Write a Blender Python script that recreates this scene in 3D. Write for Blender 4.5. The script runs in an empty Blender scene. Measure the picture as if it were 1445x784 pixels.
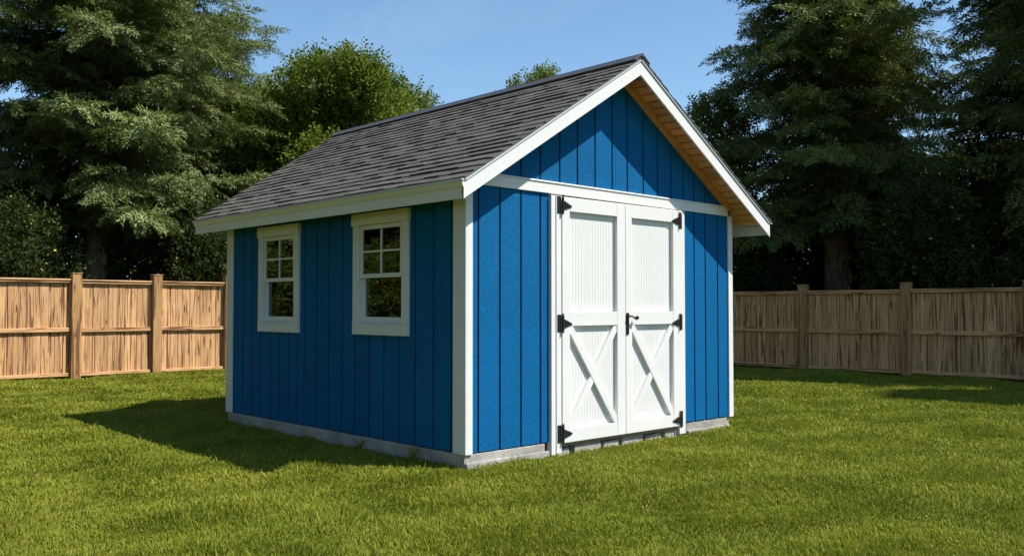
import bpy, math, random
import numpy as np
from mathutils import Vector

SC = bpy.context.scene
COL = SC.collection
rnd = random.Random(7)

# ------------------------------------------------------------------ camera / light
SUN = Vector((0.42, -0.62, 1.0)).normalized()          # direction towards the sun
cam_d = bpy.data.cameras.new("camera")
cam = bpy.data.objects.new("camera", cam_d); COL.objects.link(cam)
CAM = Vector((-5.4277, -6.3981, 1.5)); YAW = 0.7545; PITCH = 0.0318
fw = Vector((math.sin(YAW)*math.cos(PITCH), math.cos(YAW)*math.cos(PITCH), math.sin(PITCH)))
cam.location = CAM
cam.rotation_euler = fw.to_track_quat('-Z', 'Y').to_euler()
cam_d.sensor_width = 36; cam_d.lens = 36*1282.85/1445
cam_d.clip_end = 3000
SC.camera = cam

w = bpy.data.worlds.new("World"); SC.world = w; w.use_nodes = True
nt = w.node_tree; nt.nodes.clear()
sky = nt.nodes.new('ShaderNodeTexSky'); sky.sky_type = 'NISHITA'; sky.sun_disc = False
sky.sun_elevation = math.asin(SUN.z); sky.sun_rotation = math.atan2(SUN.x, SUN.y)
sky.air_density = 1.0; sky.dust_density = 0.15; sky.ozone_density = 0.9; sky.altitude = 100
bg = nt.nodes.new('ShaderNodeBackground'); bg.inputs[1].default_value = 0.115
wo = nt.nodes.new('ShaderNodeOutputWorld')
tc = nt.nodes.new('ShaderNodeTexCoord'); mpn = nt.nodes.new('ShaderNodeMapping'); mpn.inputs['Scale'].default_value = (2.2, 2.2, 7)
nz = nt.nodes.new('ShaderNodeTexNoise'); nz.inputs['Scale'].default_value = 1.6; nz.inputs['Detail'].default_value = 6; nz.inputs['Distortion'].default_value = .6
mr = nt.nodes.new('ShaderNodeMapRange'); mr.inputs[1].default_value = .56; mr.inputs[2].default_value = .85; mr.inputs[3].default_value = 0; mr.inputs[4].default_value = .16
mxs = nt.nodes.new('ShaderNodeMix'); mxs.data_type = 'RGBA'; mxs.inputs[7].default_value = (6.2, 6.6, 7.0, 1)
nt.links.new(tc.outputs['Generated'], mpn.inputs[0]); nt.links.new(mpn.outputs[0], nz.inputs['Vector']); nt.links.new(nz.outputs['Fac'], mr.inputs[0])
nt.links.new(mr.outputs[0], mxs.inputs[0]); nt.links.new(sky.outputs[0], mxs.inputs[6]); 
tn = nt.nodes.new('ShaderNodeMix'); tn.data_type = 'RGBA'; tn.blend_type = 'MULTIPLY'; tn.inputs[0].default_value = 1; tn.inputs[7].default_value = (.85, 1.0, 1.06, 1)
nt.links.new(mxs.outputs[2], tn.inputs[6]); nt.links.new(tn.outputs[2], bg.inputs[0]); nt.links.new(bg.outputs[0], wo.inputs[0])

ld = bpy.data.lights.new("sun", 'SUN'); ld.energy = 4.9; ld.angle = math.radians(0.5); ld.color = (1, .95, .87)
lo = bpy.data.objects.new("sun", ld); COL.objects.link(lo); lo.rotation_euler = SUN.to_track_quat('Z', 'Y').to_euler()
lo.location = (6, -9, 15)

vs = SC.view_settings
vs.view_transform = 'Standard'; vs.look = 'None'; vs.exposure = 0.5; vs.gamma = 1; vs.use_curve_mapping = False
SC.render.engine = 'CYCLES'
SC.cycles.use_denoising = True
SC.cycles.max_bounces = 8; SC.cycles.transparent_max_bounces = 12
SC.cycles.use_adaptive_sampling = True

# ------------------------------------------------------------------ helpers
def tag(o, label=None, cat=None, group=None, kind=None):
    if label: o['label'] = label
    if cat: o['category'] = cat
    if group: o['group'] = group
    if kind: o['kind'] = kind
    return o
def empty(name, loc=(0, 0, 0), rz=0, **k):
    o = bpy.data.objects.new(name, None); COL.objects.link(o)
    o.location = loc; o.rotation_euler = (0, 0, rz); o.empty_display_size = .2
    return tag(o, **k)
class MB:
    """collects boxes and hexahedra; build() links them as one mesh object (coordinates are world coordinates)"""
    def __init__(s): s.v = []; s.f = []; s.t = []
    def hexa(s, p, t=None):
        # p: 0-3 bottom ring (ccw from above), 4-7 top ring
        b = len(s.v); s.v += [tuple(q) for q in p]
        s.f += [(b+3, b+2, b+1, b), (b+4, b+5, b+6, b+7), (b, b+1, b+5, b+4), (b+1, b+2, b+6, b+5),
                (b+2, b+3, b+7, b+6), (b+3, b, b+4, b+7)]
        s.t += [rnd.random() if t is None else t]*6
    def box(s, x0, x1, y0, y1, z0, z1, t=None):
        s.hexa([(x0, y0, z0), (x1, y0, z0), (x1, y1, z0), (x0, y1, z0),
                (x0, y0, z1), (x1, y0, z1), (x1, y1, z1), (x0, y1, z1)], t)
    def tube(s, pts, rad, n=8, t=None):
        pts = [Vector(p) for p in pts]; t = rnd.random() if t is None else t
        rings = []
        for i, p in enumerate(pts):
            d = (pts[min(i+1, len(pts)-1)] - pts[max(i-1, 0)]).normalized()
            a = d.orthogonal().normalized() if i == 0 else (s._a - d*s._a.dot(d)).normalized()
            s._a = a; c = d.cross(a)
            b = len(s.v); r = rad[i] if hasattr(rad, '__len__') else rad
            for k in range(n):
                an = 2*math.pi*k/n
                s.v.append(tuple(p + (a*math.cos(an) + c*math.sin(an))*r))
            rings.append(b)
        for i in range(len(pts)-1):
            for k in range(n):
                s.f.append((rings[i]+k, rings[i]+(k+1) % n, rings[i+1]+(k+1) % n, rings[i+1]+k)); s.t.append(t)
        s.f.append(tuple(rings[0]+k for k in range(n))[::-1]); s.t.append(t)
        s.f.append(tuple(rings[-1]+k for k in range(n))); s.t.append(t)
    def build(s, name, mat, parent=None, bevel=0.0, smooth=False, seg=2):
        off = Vector((0, 0, 0))
        if parent is not None:
            p = parent
            while p is not None: off += p.location; p = p.parent
        me = bpy.data.meshes.new(name)
        me.from_pydata([(v[0]-off.x, v[1]-off.y, v[2]-off.z) for v in s.v], [], s.f); me.update()
        a = me.attributes.new('tint', 'FLOAT', 'FACE'); a.data.foreach_set('value', np.array(s.t, dtype=np.float32))
        if smooth: me.polygons.foreach_set('use_smooth', [True]*len(me.polygons))
        me.materials.append(mat)
        o = bpy.data.objects.new(name, me); COL.objects.link(o)
        if parent is not None: o.parent = parent
        if bevel:
            m = o.modifiers.new('bevel', 'BEVEL'); m.width = bevel; m.segments = seg; m.limit_method = 'ANGLE'
        return o
def np_mesh(name, verts, faces, mat, parent=None, tint=None, quads=False, smooth=False):
    """verts (N,3) float, faces (M,k) int"""
    me = bpy.data.meshes.new(name); k = faces.shape[1]
    me.vertices.add(len(verts)); me.vertices.foreach_set('co', verts.astype(np.float32).ravel())
    me.loops.add(faces.size); me.loops.foreach_set('vertex_index', faces.astype(np.int32).ravel())
    me.polygons.add(len(faces)); me.polygons.foreach_set('loop_start', np.arange(0, faces.size, k, dtype=np.int32))
    if tint is not None:
        a = me.attributes.new('tint', 'FLOAT', 'FACE'); a.data.foreach_set('value', tint.astype(np.float32))
    if mat: me.materials.append(mat)
    me.update(calc_edges=True)
    if smooth: me.polygons.foreach_set('use_smooth', [True]*len(me.polygons))
    o = bpy.data.objects.new(name, me); COL.objects.link(o)
    if parent is not None: o.parent = parent
    return o

# ------------------------------------------------------------------ materials
class Mat:
    def __init__(s, name):
        s.m = bpy.data.materials.new(name); s.m.use_nodes = True
        s.nt = s.m.node_tree; s.b = s.nt.nodes['Principled BSDF']; s.out = s.nt.nodes['Material Output']
    def n(s, typ, **k):
        x = s.nt.nodes.new(typ)
        for a, v in k.items(): setattr(x, a, v)
        return x
    def l(s, a, b): s.nt.links.new(a, b)
    def coord(s, scale=(1, 1, 1)):
        g = s.n('ShaderNodeNewGeometry'); mp = s.n('ShaderNodeMapping'); mp.inputs['Scale'].default_value = scale
        s.l(g.outputs['Position'], mp.inputs['Vector']); return mp.outputs[0]
    def ocoord(s, scale=(1, 1, 1)):
        g = s.n('ShaderNodeTexCoord'); mp = s.n('ShaderNodeMapping'); mp.inputs['Scale'].default_value = scale
        s.l(g.outputs['Object'], mp.inputs['Vector']); return mp.outputs[0]
    def noise(s, vec, scale, detail=4, rough=.55, dist=0):
        x = s.n('ShaderNodeTexNoise'); x.inputs['Scale'].default_value = scale; x.inputs['Detail'].default_value = detail
        x.inputs['Roughness'].default_value = rough; x.inputs['Distortion'].default_value = dist
        if vec is not None: s.l(vec, x.inputs['Vector'])
        return x.outputs['Fac']
    def ramp(s, fac, stops):
        x = s.n('ShaderNodeValToRGB'); e = x.color_ramp.elements
        while len(e) < len(stops): e.new(.5)
        for i, (p, c) in enumerate(stops):
            e[i].position = p; e[i].color = (*c, 1) if len(c) == 3 else c
        s.l(fac, x.inputs[0]); return x.outputs[0]
    def rng(s, fac, a, b, c, d):
        x = s.n('ShaderNodeMapRange'); x.inputs[1].default_value = a; x.inputs[2].default_value = b
        x.inputs[3].default_value = c; x.inputs[4].default_value = d; s.l(fac, x.inputs[0]); return x.outputs[0]
    def mix(s, fac, a, b, typ='MIX'):
        x = s.n('ShaderNodeMix', data_type='RGBA', blend_type=typ)
        for i, v in ((0, fac), (6, a), (7, b)):
            if hasattr(v, 'is_linked'): s.l(v, x.inputs[i])
            elif i == 0: x.inputs[0].default_value = v
            else: x.inputs[i].default_value = (*v, 1)
        return x.outputs[2]
    def math(s, op, a, b):
        x = s.n('ShaderNodeMath', operation=op)
        for i, v in enumerate((a, b)):
            if hasattr(v, 'is_linked'): s.l(v, x.inputs[i])
            else: x.inputs[i].default_value = v
        return x.outputs[0]
    def scale_col(s, col, fac):
        x = s.n('ShaderNodeVectorMath', operation='SCALE'); s.l(col, x.inputs[0])
        if hasattr(fac, 'is_linked'): s.l(fac, x.inputs['Scale'])
        else: x.inputs['Scale'].default_value = fac
        return x.outputs[0]
    def attr(s, name='tint'):
        x = s.n('ShaderNodeAttribute', attribute_name=name); return x.outputs['Fac']
    def base(s, c):
        if hasattr(c, 'is_linked'): s.l(c, s.b.inputs['Base Color'])
        else: s.b.inputs['Base Color'].default_value = (*c, 1)
    def rough(s, r):
        if hasattr(r, 'is_linked'): s.l(r, s.b.inputs['Roughness'])
        else: s.b.inputs['Roughness'].default_value = r
    def bump(s, h, strength=.3, dist=.005):
        x = s.n('ShaderNodeBump'); x.inputs['Strength'].default_value = strength; x.inputs['Distance'].default_value = dist
        s.l(h, x.inputs['Height']); s.l(x.outputs[0], s.b.inputs['Normal'])

def white_paint(name, c=(.76, .75, .725)):
    m = Mat(name); v = m.coord()
    d = m.noise(v, 1.7, 5, .6); d2 = m.noise(m.coord((1, 1, .25)), 28, 4, .6)
    f = m.rng(d, .3, .75, 1.0, .93); g = m.rng(d2, .35, .7, 1.0, .965)
    m.base(m.scale_col(m.ramp(f, [(0, c), (1, c)]), m.math('MULTIPLY', f, g)))
    m.rough(.42); m.bump(m.noise(m.coord((1, 1, .12)), 90, 3, .6), .12, .003); return m.m
M = {}
M['white'] = white_paint('white_paint')
M['bead'] = white_paint('white_panel_paint', (.75, .742, .72))
M['cream'] = white_paint('cream_paint', (.80, .775, .66))

def blue_paint():
    m = Mat('blue_siding_paint'); v = m.coord()
    n = m.noise(v, 1.1, 4, .6); n2 = m.noise(m.coord((1, 1, .55)), 75, 3, .6); t = m.attr()
    c = m.mix(m.rng(n, .3, .7, 0, 1), (.0008, .090, .240), (.0012, .106, .278))
    c = m.mix(m.rng(n2, .46, .66, 0, .5), c, (.005, .160, .375))
    c = m.scale_col(c, m.rng(t, 0, 1, .93, 1.05))
    m.base(c); m.rough(m.rng(n2, .3, .7, .8, .6)); m.b.inputs['Specular IOR Level'].default_value = .12
    m.bump(m.math('ADD', n2, m.noise(m.coord((1, 1, .3)), 160, 2, .5)), .42, .006); return m.m
M['blue'] = blue_paint()
m = Mat('siding_groove'); m.base((.001, .007, .016)); m.rough(.8); M['groove'] = m.m

def wood(name, axis, c1, c2, c3, knots=True, var=(.78, 1.12), rough=.75):
    m = Mat(name)
    st = {'x': (.09, 1, 1), 'y': (1, .09, 1), 'z': (1, 1, .09)}[axis]
    sk = {'x': (.22, 1, 1), 'y': (1, .22, 1), 'z': (1, 1, .22)}[axis]
    t = m.attr()
    g = m.n('ShaderNodeNewGeometry'); of = m.n('ShaderNodeVectorMath', operation='SCALE'); cb = m.n('ShaderNodeCombineXYZ')
    m.l(t, cb.inputs[0]); m.l(t, cb.inputs[1]); m.l(t, cb.inputs[2]); m.l(cb.outputs[0], of.inputs[0]); of.inputs['Scale'].default_value = 37
    ad = m.n('ShaderNodeVectorMath', operation='ADD'); m.l(g.outputs['Position'], ad.inputs[0]); m.l(of.outputs[0], ad.inputs[1])
    def mp(s):
        x = m.n('ShaderNodeMapping'); x.inputs['Scale'].default_value = s; m.l(ad.outputs[0], x.inputs['Vector']); return x.outputs[0]
    big = m.noise(mp(st), 9, 5, .6, 1.2); fine = m.noise(mp(tuple(a*.5 if a < .5 else a for a in st)), 36, 5, .7, .9)
    c = m.mix(m.rng(big, .3, .7, 0, 1), c1, c2)
    c = m.mix(m.rng(fine, .50, .70, 0, .85), c, c3)
    h = fine
    if knots:
        vo = m.n('ShaderNodeTexVoronoi'); vo.inputs['Scale'].default_value = 7.5; vo.inputs['Randomness'].default_value = 1
        m.l(mp(sk), vo.inputs['Vector'])
        k = m.rng(vo.outputs['Distance'], .09, .20, 1, 0)
        msk = m.rng(m.noise(mp((1, 1, 1)), 2.6, 2), .46, .55, 0, 1)
        c = m.mix(m.math('MULTIPLY', k, m.math('MULTIPLY', msk, .9)), c, (c3[0]*.35, c3[1]*.3, c3[2]*.28))
        cr = m.rng(m.noise(mp(tuple(a*.45 if a < .5 else a for a in st)), 13, 3, .5, 2.0), .54, .61, 0, .9)
        c = m.mix(cr, c, (c3[0]*.6, c3[1]*.55, c3[2]*.5))
    c = m.scale_col(c, m.rng(t, 0, 1, *var))
    m.base(c); m.rough(rough); m.bump(h, .5, .004); return m.m
F1, F2, F3 = (.76, .465, .225), (.56, .295, .12), (.23, .095, .036)
M['board'] = wood('fence_board_wood', 'z', F1, F2, F3)
M['post'] = wood('fence_post_wood', 'z', (.52, .30, .125), (.40, .215, .08), (.22, .105, .036), var=(.9, 1.08))
M['railx'] = wood('fence_rail_wood', 'x', F1, F2, F3, var=(.9, 1.1))
M['raily'] = wood('fence_rail_wood_cross', 'y', F1, F2, F3, var=(.9, 1.1))
M['cedar'] = wood('cedar_soffit_wood', 'y', (.80, .40, .14), (.66, .29, .09), (.42, .16, .045), knots=False, var=(.72, 1.2), rough=.55)
M['stud'] = wood('stud_wood', 'z', (.35, .24, .13), (.28, .19, .1), (.18, .11, .05), knots=False)

def shingle_mat():
    m = Mat('asphalt_shingles'); v = m.coord()
    gr = m.noise(v, 420, 2, .6); mid = m.noise(v, 26, 3, .6); big = m.noise(v, 1.6, 3); t = m.attr()
    c = m.mix(m.rng(gr, .35, .65, 0, 1), (.058, .053, .046), (.182, .168, .150))
    c = m.scale_col(c, m.math('MULTIPLY', m.rng(t, 0, 1, .86, 1.10), m.math('MULTIPLY', m.rng(mid, .3, .7, .8, 1.15), m.rng(big, .3, .7, .9, 1.1))))
    m.base(c); m.rough(.85); m.b.inputs['Specular IOR Level'].default_value = .25
    m.bump(m.math('ADD', gr, mid), .5, .006); return m.m
M['shingle'] = shingle_mat()
m = Mat('ridge_metal'); m.base(m.mix(m.noise(m.coord(), 12, 3), (.045, .045, .048), (.085, .085, .09))); m.rough(.5); M['ridge'] = m.m
m = Mat('drip_edge_metal'); m.base((.62, .64, .68)); m.rough(.35); m.b.inputs['Metallic'].default_value = .25; M['drip'] = m.m
m = Mat('black_iron'); m.base(m.mix(m.noise(m.coord(), 60, 3), (.012, .012, .013), (.055, .052, .05))); m.rough(.34)
m.b.inputs['Metallic'].default_value = .55; m.bump(m.noise(m.coord(), 150, 3), .3, .002); M['iron'] = m.m
def concrete():
    m = Mat('concrete'); v = m.coord()
    a = m.noise(v, 4, 6, .65); b = m.noise(v, 45, 4, .6); c = m.noise(m.coord((1, 1, 3)), 2.2, 3)
    k = m.mix(m.rng(a, .3, .7, 0, 1), (.27, .25, .22), (.46, .44, .40))
    k = m.mix(m.rng(b, .52, .75, 0, .6), k, (.20, .185, .16)); k = m.mix(m.rng(c, .55, .7, 0, .5), k, (.20, .19, .15))
    m.base(k); m.rough(.9); m.bump(m.math('ADD', a, b), .7, .012); return m.m
M['concrete'] = concrete()
m = Mat('interior_wall'); m.base((.10, .085, .07)); m.rough(.9); M['inside'] = m.m

def glass():
    m = Mat('window_glass'); m.nt.nodes.remove(m.b)
    tr = m.n('ShaderNodeBsdfTransparent'); tr.inputs[0].default_value = (.72, .76, .72, 1)
    gl = m.n('ShaderNodeBsdfGlossy'); gl.inputs['Roughness'].default_value = .012; gl.inputs[0].default_value = (.95, .97, 1, 1)
    fr = m.n('ShaderNodeFresnel'); fr.inputs[0].default_value = 2.2
    bp = m.n('ShaderNodeBump'); bp.inputs['Strength'].default_value = .05; bp.inputs['Distance'].default_value = .02
    m.l(m.noise(m.coord(), 3.0, 2), bp.inputs['Height']); m.l(bp.outputs[0], gl.inputs['Normal'])
    mx = m.n('ShaderNodeMixShader'); m.l(fr.outputs[0], mx.inputs[0]); m.l(tr.outputs[0], mx.inputs[1]); m.l(gl.outputs[0], mx.inputs[2])
    m.l(mx.outputs[0], m.out.inputs[0]); return m.m
M['glass'] = glass()

def leaf_mat(name, dark, light, sc=.6, trans=.25, spec=.08):
    m = Mat(name); t = m.attr(); n = m.noise(m.ocoord(), sc, 3, .6)
    f = m.math('ADD', m.math('MULTIPLY', t, .6), m.math('MULTIPLY', m.rng(n, .3, .7, 0, 1), .4))
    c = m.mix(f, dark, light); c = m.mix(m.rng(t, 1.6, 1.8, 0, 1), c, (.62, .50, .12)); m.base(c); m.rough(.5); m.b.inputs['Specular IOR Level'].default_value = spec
    tl = m.n('ShaderNodeBsdfTranslucent'); m.l(m.mix(.5, c, (.16, .19, .02)), tl.inputs[0])
    mx = m.n('ShaderNodeMixShader'); mx.inputs[0].default_value = trans
    m.l(m.b.outputs[0], mx.inputs[1]); m.l(tl.outputs[0], mx.inputs[2]); m.l(mx.outputs[0], m.out.inputs[0]); return m.m
M['fir'] = leaf_mat('conifer_needles', (.045, .075, .017), (.22, .26, .075), trans=.12)
M['fir_lit'] = leaf_mat('sunlit_conifer_needles', (.050, .082, .024), (.31, .37, .14), trans=.2)  # lighter copy of the needles; left trees' sunlight put into the colour
M['leaf'] = leaf_mat('broad_leaves', (.05, .088, .012), (.25, .315, .042), trans=.32)
M['leafy'] = leaf_mat('light_leaves', (.09, .13, .02), (.22, .27, .04), trans=.45)
M['shrub'] = leaf_mat('shrub_leaves', (.02, .036, .011), (.06, .085, .022), trans=.15)
def bark():
    m = Mat('bark'); v = m.ocoord((1, 1, .22)); a = m.noise(v, 14, 5, .65, .6)
    m.base(m.mix(m.rng(a, .35, .65, 0, 1), (.07, .05, .035), (.27, .20, .14))); m.rough(.95); m.bump(a, 1, .04); return m.m
M['bark'] = bark()

def grass_mat():
    m = Mat('grass_blades'); t = m.attr(); v = m.coord()
    n1 = m.noise(v, .55, 3, .6); n2 = m.noise(v, 5, 3, .6)
    f = m.math('ADD', m.math('MULTIPLY', t, .45), m.math('ADD', m.math('MULTIPLY', m.rng(n1, .3, .7, 0, 1), .3), m.math('MULTIPLY', m.rng(n2, .3, .7, 0, 1), .25)))
    c = m.ramp(f, [(0, (.115, .150, .013)), (.5, (.245, .280, .029)), (.85, (.35, .360, .048)), (1, (.48, .40, .13))])
    m.base(c); m.rough(.65); m.b.inputs['Specular IOR Level'].default_value = .1
    tl = m.n('ShaderNodeBsdfTranslucent'); m.l(c, tl.inputs[0]); mx = m.n('ShaderNodeMixShader'); mx.inputs[0].default_value = .3
    m.l(m.b.outputs[0], mx.inputs[1]); m.l(tl.outputs[0], mx.inputs[2]); m.l(mx.outputs[0], m.out.inputs[0]); return m.m
M['grass'] = grass_mat()
def ground_mat():
    m = Mat('lawn_ground'); v = m.coord()
    a = m.noise(v, .55, 3, .6); b = m.noise(v, 60, 4, .7); d = m.noise(v, 5, 3, .6)
    f = m.math('ADD', m.math('MULTIPLY', m.rng(a, .3, .7, 0, 1), .35), m.math('ADD', m.math('MULTIPLY', m.rng(d, .3, .7, 0, 1), .25), m.math('MULTIPLY', m.rng(b, .35, .65, 0, 1), .4)))
    m.base(m.ramp(f, [(0, (.05, .062, .008)), (.5, (.10, .11, .014)), (1, (.17, .165, .03))])); m.rough(1); m.b.inputs['Specular IOR Level'].default_value = 0
    m.bump(b, 1, .03); return m.m
M['ground'] = ground_mat()

# ------------------------------------------------------------------ ground: one sheet to the horizon
def gz(x, y):      # gentle unevenness, flat round the shed
    d = np.maximum(0, np.maximum(np.maximum(-x, x-4.4), np.maximum(-y, y-4.9)))
    k = np.clip((d-.3)/2.0, 0, 1)
    return k*(.018*np.sin(x*1.3+y*.7)+.014*np.sin(x*.6-y*1.9+1)+.010*np.sin(x*2.9+y*2.3+2)) - .004
xs = np.concatenate([[-1500, -400, -120, -50], np.arange(-25, 25.01, .35), [50, 120, 400, 1500]])
X, Y = np.meshgrid(xs, xs, indexing='ij')
Z = gz(X, Y)
V = np.stack([X.ravel(), Y.ravel(), Z.ravel()], 1); n = len(xs)
i, j = np.meshgrid(np.arange(n-1), np.arange(n-1), indexing='ij'); a = (i*n+j).ravel()
tag(np_mesh('ground', V, np.stack([a, a+n, a+n+1, a+1], 1), M['ground'], smooth=True), kind='structure')

# grass blades: one uncountable mass
FX, FY = 14.46, 13.82          # right fence plane x, back fence plane y
def grass():
    rng = np.random.default_rng(3)
    N = 1150000
    u = rng.random(N)
    r0, r1 = 4.2, 24.0; pw = .55
    r = (r0**pw + u*(r1**pw-r0**pw))**(1/pw)
    th = YAW + np.radians(rng.uniform(-38, 38, N))
    x = CAM.x + r*np.sin(th); y = CAM.y + r*np.cos(th)
    ok = (x < FX-.02) & (y < FY-.02) & ~((x > .03) & (x < 4.29) & (y > .05) & (y < 4.74))
    ok &= ~((x > 1.08) & (x < 3.42) & (y > -.03) & (y < .1))
    x, y, r = x[ok], y[ok], r[ok]; N = len(x)
    cl = np.sin(x*3.1+1.7*np.sin(y*2.3))*np.sin(y*3.7+1.3*np.sin(x*2.9)); cl2 = np.sin(x*9+3*np.sin(y*5))*np.sin(y*8+2*np.sin(x*6))
    h = (.037+.014*cl+.011*cl2)*rng.uniform(.6, 1.35, N)
    long_ = rng.random(N) < .03; h[long_] *= rng.uniform(1.4, 2.1, long_.sum())
    wd = .0037*np.maximum(1, r/6.5)*rng.uniform(.7, 1.3, N)
    az = rng.uniform(0, 2*np.pi, N); ln = h*rng.uniform(.1, .9, N)
    # clumps lean together
    caz = 2.5*np.sin(x*1.7+y*1.1)+2*np.sin(y*2.7-x*.8); lean = np.where(rng.random(N) < .6, caz+rng.normal(0, .7, N), az)
    dx, dy = np.cos(lean), np.sin(lean)
    fa = rng.uniform(0, np.pi, N); px, py = np.cos(fa)*wd, np.sin(fa)*wd
    z0 = gz(x, y)-.004
    V = np.empty((N, 5, 3))
    V[:, 0] = np.stack([x-px, y-py, z0], 1); V[:, 1] = np.stack([x+px, y+py, z0], 1)
    mx, my, mz = x+dx*ln*.35, y+dy*ln*.35, z0+h*.6
    V[:, 2] = np.stack([mx+px*.75, my+py*.75, mz], 1); V[:, 3] = np.stack([mx-px*.75, my-py*.75, mz], 1)
    V[:, 4] = np.stack([x+dx*ln, y+dy*ln, z0+h*np.sqrt(np.maximum(.15, 1-(ln/h)**2*.6))], 1)
    b = np.arange(N)*5
    F = np.empty((N*3, 3), dtype=np.int64)
    F[0::3] = np.stack([b, b+1, b+2], 1); F[1::3] = np.stack([b, b+2, b+3], 1); F[2::3] = np.stack([b+3, b+2, b+4], 1)
    t = np.clip(rng.normal(.5, .22, N), 0, 1); t[rng.random(N) < .025] = 1.6
    o = np_mesh('grass', V.reshape(-1, 3), F, M['grass'], tint=np.repeat(t, 3))
    tag(o, 'mown green lawn grass with uneven tufts around the blue shed', 'grass', kind='stuff')
grass()

# ------------------------------------------------------------------ the shed
W, L = 4.38, 4.83
ZB = .148                        # bottom of the siding
XR, ZR = 2.155, 4.155            # ridge
XL, ZL = -.31, 2.635             # left eave (top of roofing)
XE, ZE = 4.70, 2.565             # right eave
YF = -.338                       # front edge of the roof
def yback(t): return 5.12 + .50*t     # back edge runs out towards the ridge
def rz(x):                       # top surface of the roof
    return ZL+(ZR-ZL)*(x-XL)/(XR-XL) if x < XR else ZE+(ZR-ZE)*(XE-x)/(XE-XR)
TH = .075                        # deck and roofing thickness (plumb)
shed = empty('garden_shed', (0, 0, 0), label='blue gabled garden shed with white trim, grey shingle roof and white double doors', cat='shed')

# foundation
f = MB(); f.box(.004, 1.06, .022, 4.77, -.12, .138); f.box(1.06, 3.43, .10, 4.77, -.12, .125); f.box(3.43, 4.315, .03, 4.77, -.12, .138)
f.box(.012, 1.1, -.006, .022, -.12, .065)
fo = f.build('foundation', M['concrete'], shed, .008)
for k, (x0, x1, z1) in enumerate([(1.10, 1.42, .066), (1.47, 1.90, .088), (1.93, 2.20, .07), (2.24, 2.62, .092), (2.66, 2.95, .074), (2.99, 3.30, .088)]):
    b = MB(); y0 = .006+rnd.uniform(-.006, .012); e = .012
    b.hexa([(x0, y0, -.1), (x1, y0+rnd.uniform(-e, e), -.1), (x1, .099, -.1), (x0, .099, -.1),
            (x0+.012, y0+.008, z1-rnd.uniform(0, .02)), (x1-.015, y0+.008, z1), (x1-.01, .099, z1), (x0+.01, .099, z1)])
    b.build('footing_block', M['concrete'], fo, .009)
f = MB(); f.box(3.44, 4.30, .004, .03, -.12, .05); f.build('footing_block', M['concrete'], fo, .008)

# walls: boards proud of a dark backing, real grooves between them
BW = .020                        # outer face of the boards (trim stands proud at 0)
G = .020
fg = [.173, .447, .727, .995, 1.277, 1.544, 1.822, 2.099, 2.355, 2.637, 2.895, 3.149, 3.388, 3.594, 3.82, 4.08]
def front_like(y0, y1, yb0, yb1, doors, gl):
    """siding boards between y0 and y1, sheathing between yb0 and yb1"""
    s = MB(); xs = [.02]+gl+[W-.02]
    for a, b in zip(xs[:-1], xs[1:]):
        x0 = a+(G/2 if a > .02 else 0); x1 = b-(G/2 if b < W-.02 else 0)
        cuts = [x0] + ([XR] if x0 < XR < x1 else []) + [x1]
        segs = [(x0, x1, ZB, 2.69)]
        if doors and x1 > 1.15 and x0 < 3.30:
            segs = []
            if x0 < 1.15: segs.append((x0, 1.15, ZB, 2.69))
            if x1 > 3.30: segs.append((3.30, x1, ZB, 2.69))
        t = rnd.random()
        for p in segs: s.box(p[0], p[1], y0, y1, p[2], p[3], t)
        for c0, c1 in zip(cuts[:-1], cuts[1:]):
            za, zb = rz(c0)-TH-.004, rz(c1)-TH-.004
            za = max(za, 2.47); zb = max(zb, 2.47)
            zlo = 2.690 if min(za, zb) > 2.70 else min(za, zb)-.01
            s.hexa([(c0, y0, zlo), (c1, y0, zlo), (c1, y1, zlo), (c0, y1, zlo), (c0, y0, za), (c1, y0, zb), (c1, y1, zb), (c0, y1, za)], t)
    wall = s.build('wall', M['blue'], shed, .0025, seg=1)
    s = MB()
    zt = 2.49
    if doors:
        s.box(.03, 1.15, yb0, yb1, ZB+.01, zt); s.box(3.30, W-.03, yb0, yb1, ZB+.01, zt); s.box(1.15, 3.30, yb0, yb1, 2.60, 2.68)
        for a, b in ((.03, 1.15), (3.30, W-.03)):
            za, zb = min(2.68, rz(a)-TH-.006), min(2.68, rz(b)-TH-.006)
            s.hexa([(a, yb0, zt), (b, yb0, zt), (b, yb1, zt), (a, yb1, zt), (a, yb0, za), (b, yb0, zb), (b, yb1, zb), (a, yb1, za)])
    else: s.box(.03, W-.03, yb0, yb1, ZB+.01, 2.48)
    xl = XL+(2.68+TH-ZL)/(ZR-ZL)*(XR-XL)+.01; xr = XE-(2.68+TH-ZE)/(ZR-ZE)*(XE-XR)-.01
    zz = 2.68 if doors else 2.48
    if not doors: xl, xr = .03, W-.03
    for a, b in ((xl, XR), (XR, xr)):
        za, zb = max(zz, rz(a)-TH-.006), max(zz, rz(b)-TH-.006)
        s.hexa([(a, yb0, zz), (b, yb0, zz), (b, yb1, zz), (a, yb1, zz), (a, yb0, za), (b, yb0, zb), (b, yb1, zb), (a, yb1, za)])
    s.build('sheathing', M['groove'], wall)
    return wall
front_like(BW, BW+.014, BW+.0145, BW+.03, True, fg)
front_like(L-BW-.014, L-BW, L-BW-.03, L-BW-.0145, False, [.27*k for k in range(1, 16)])

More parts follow.
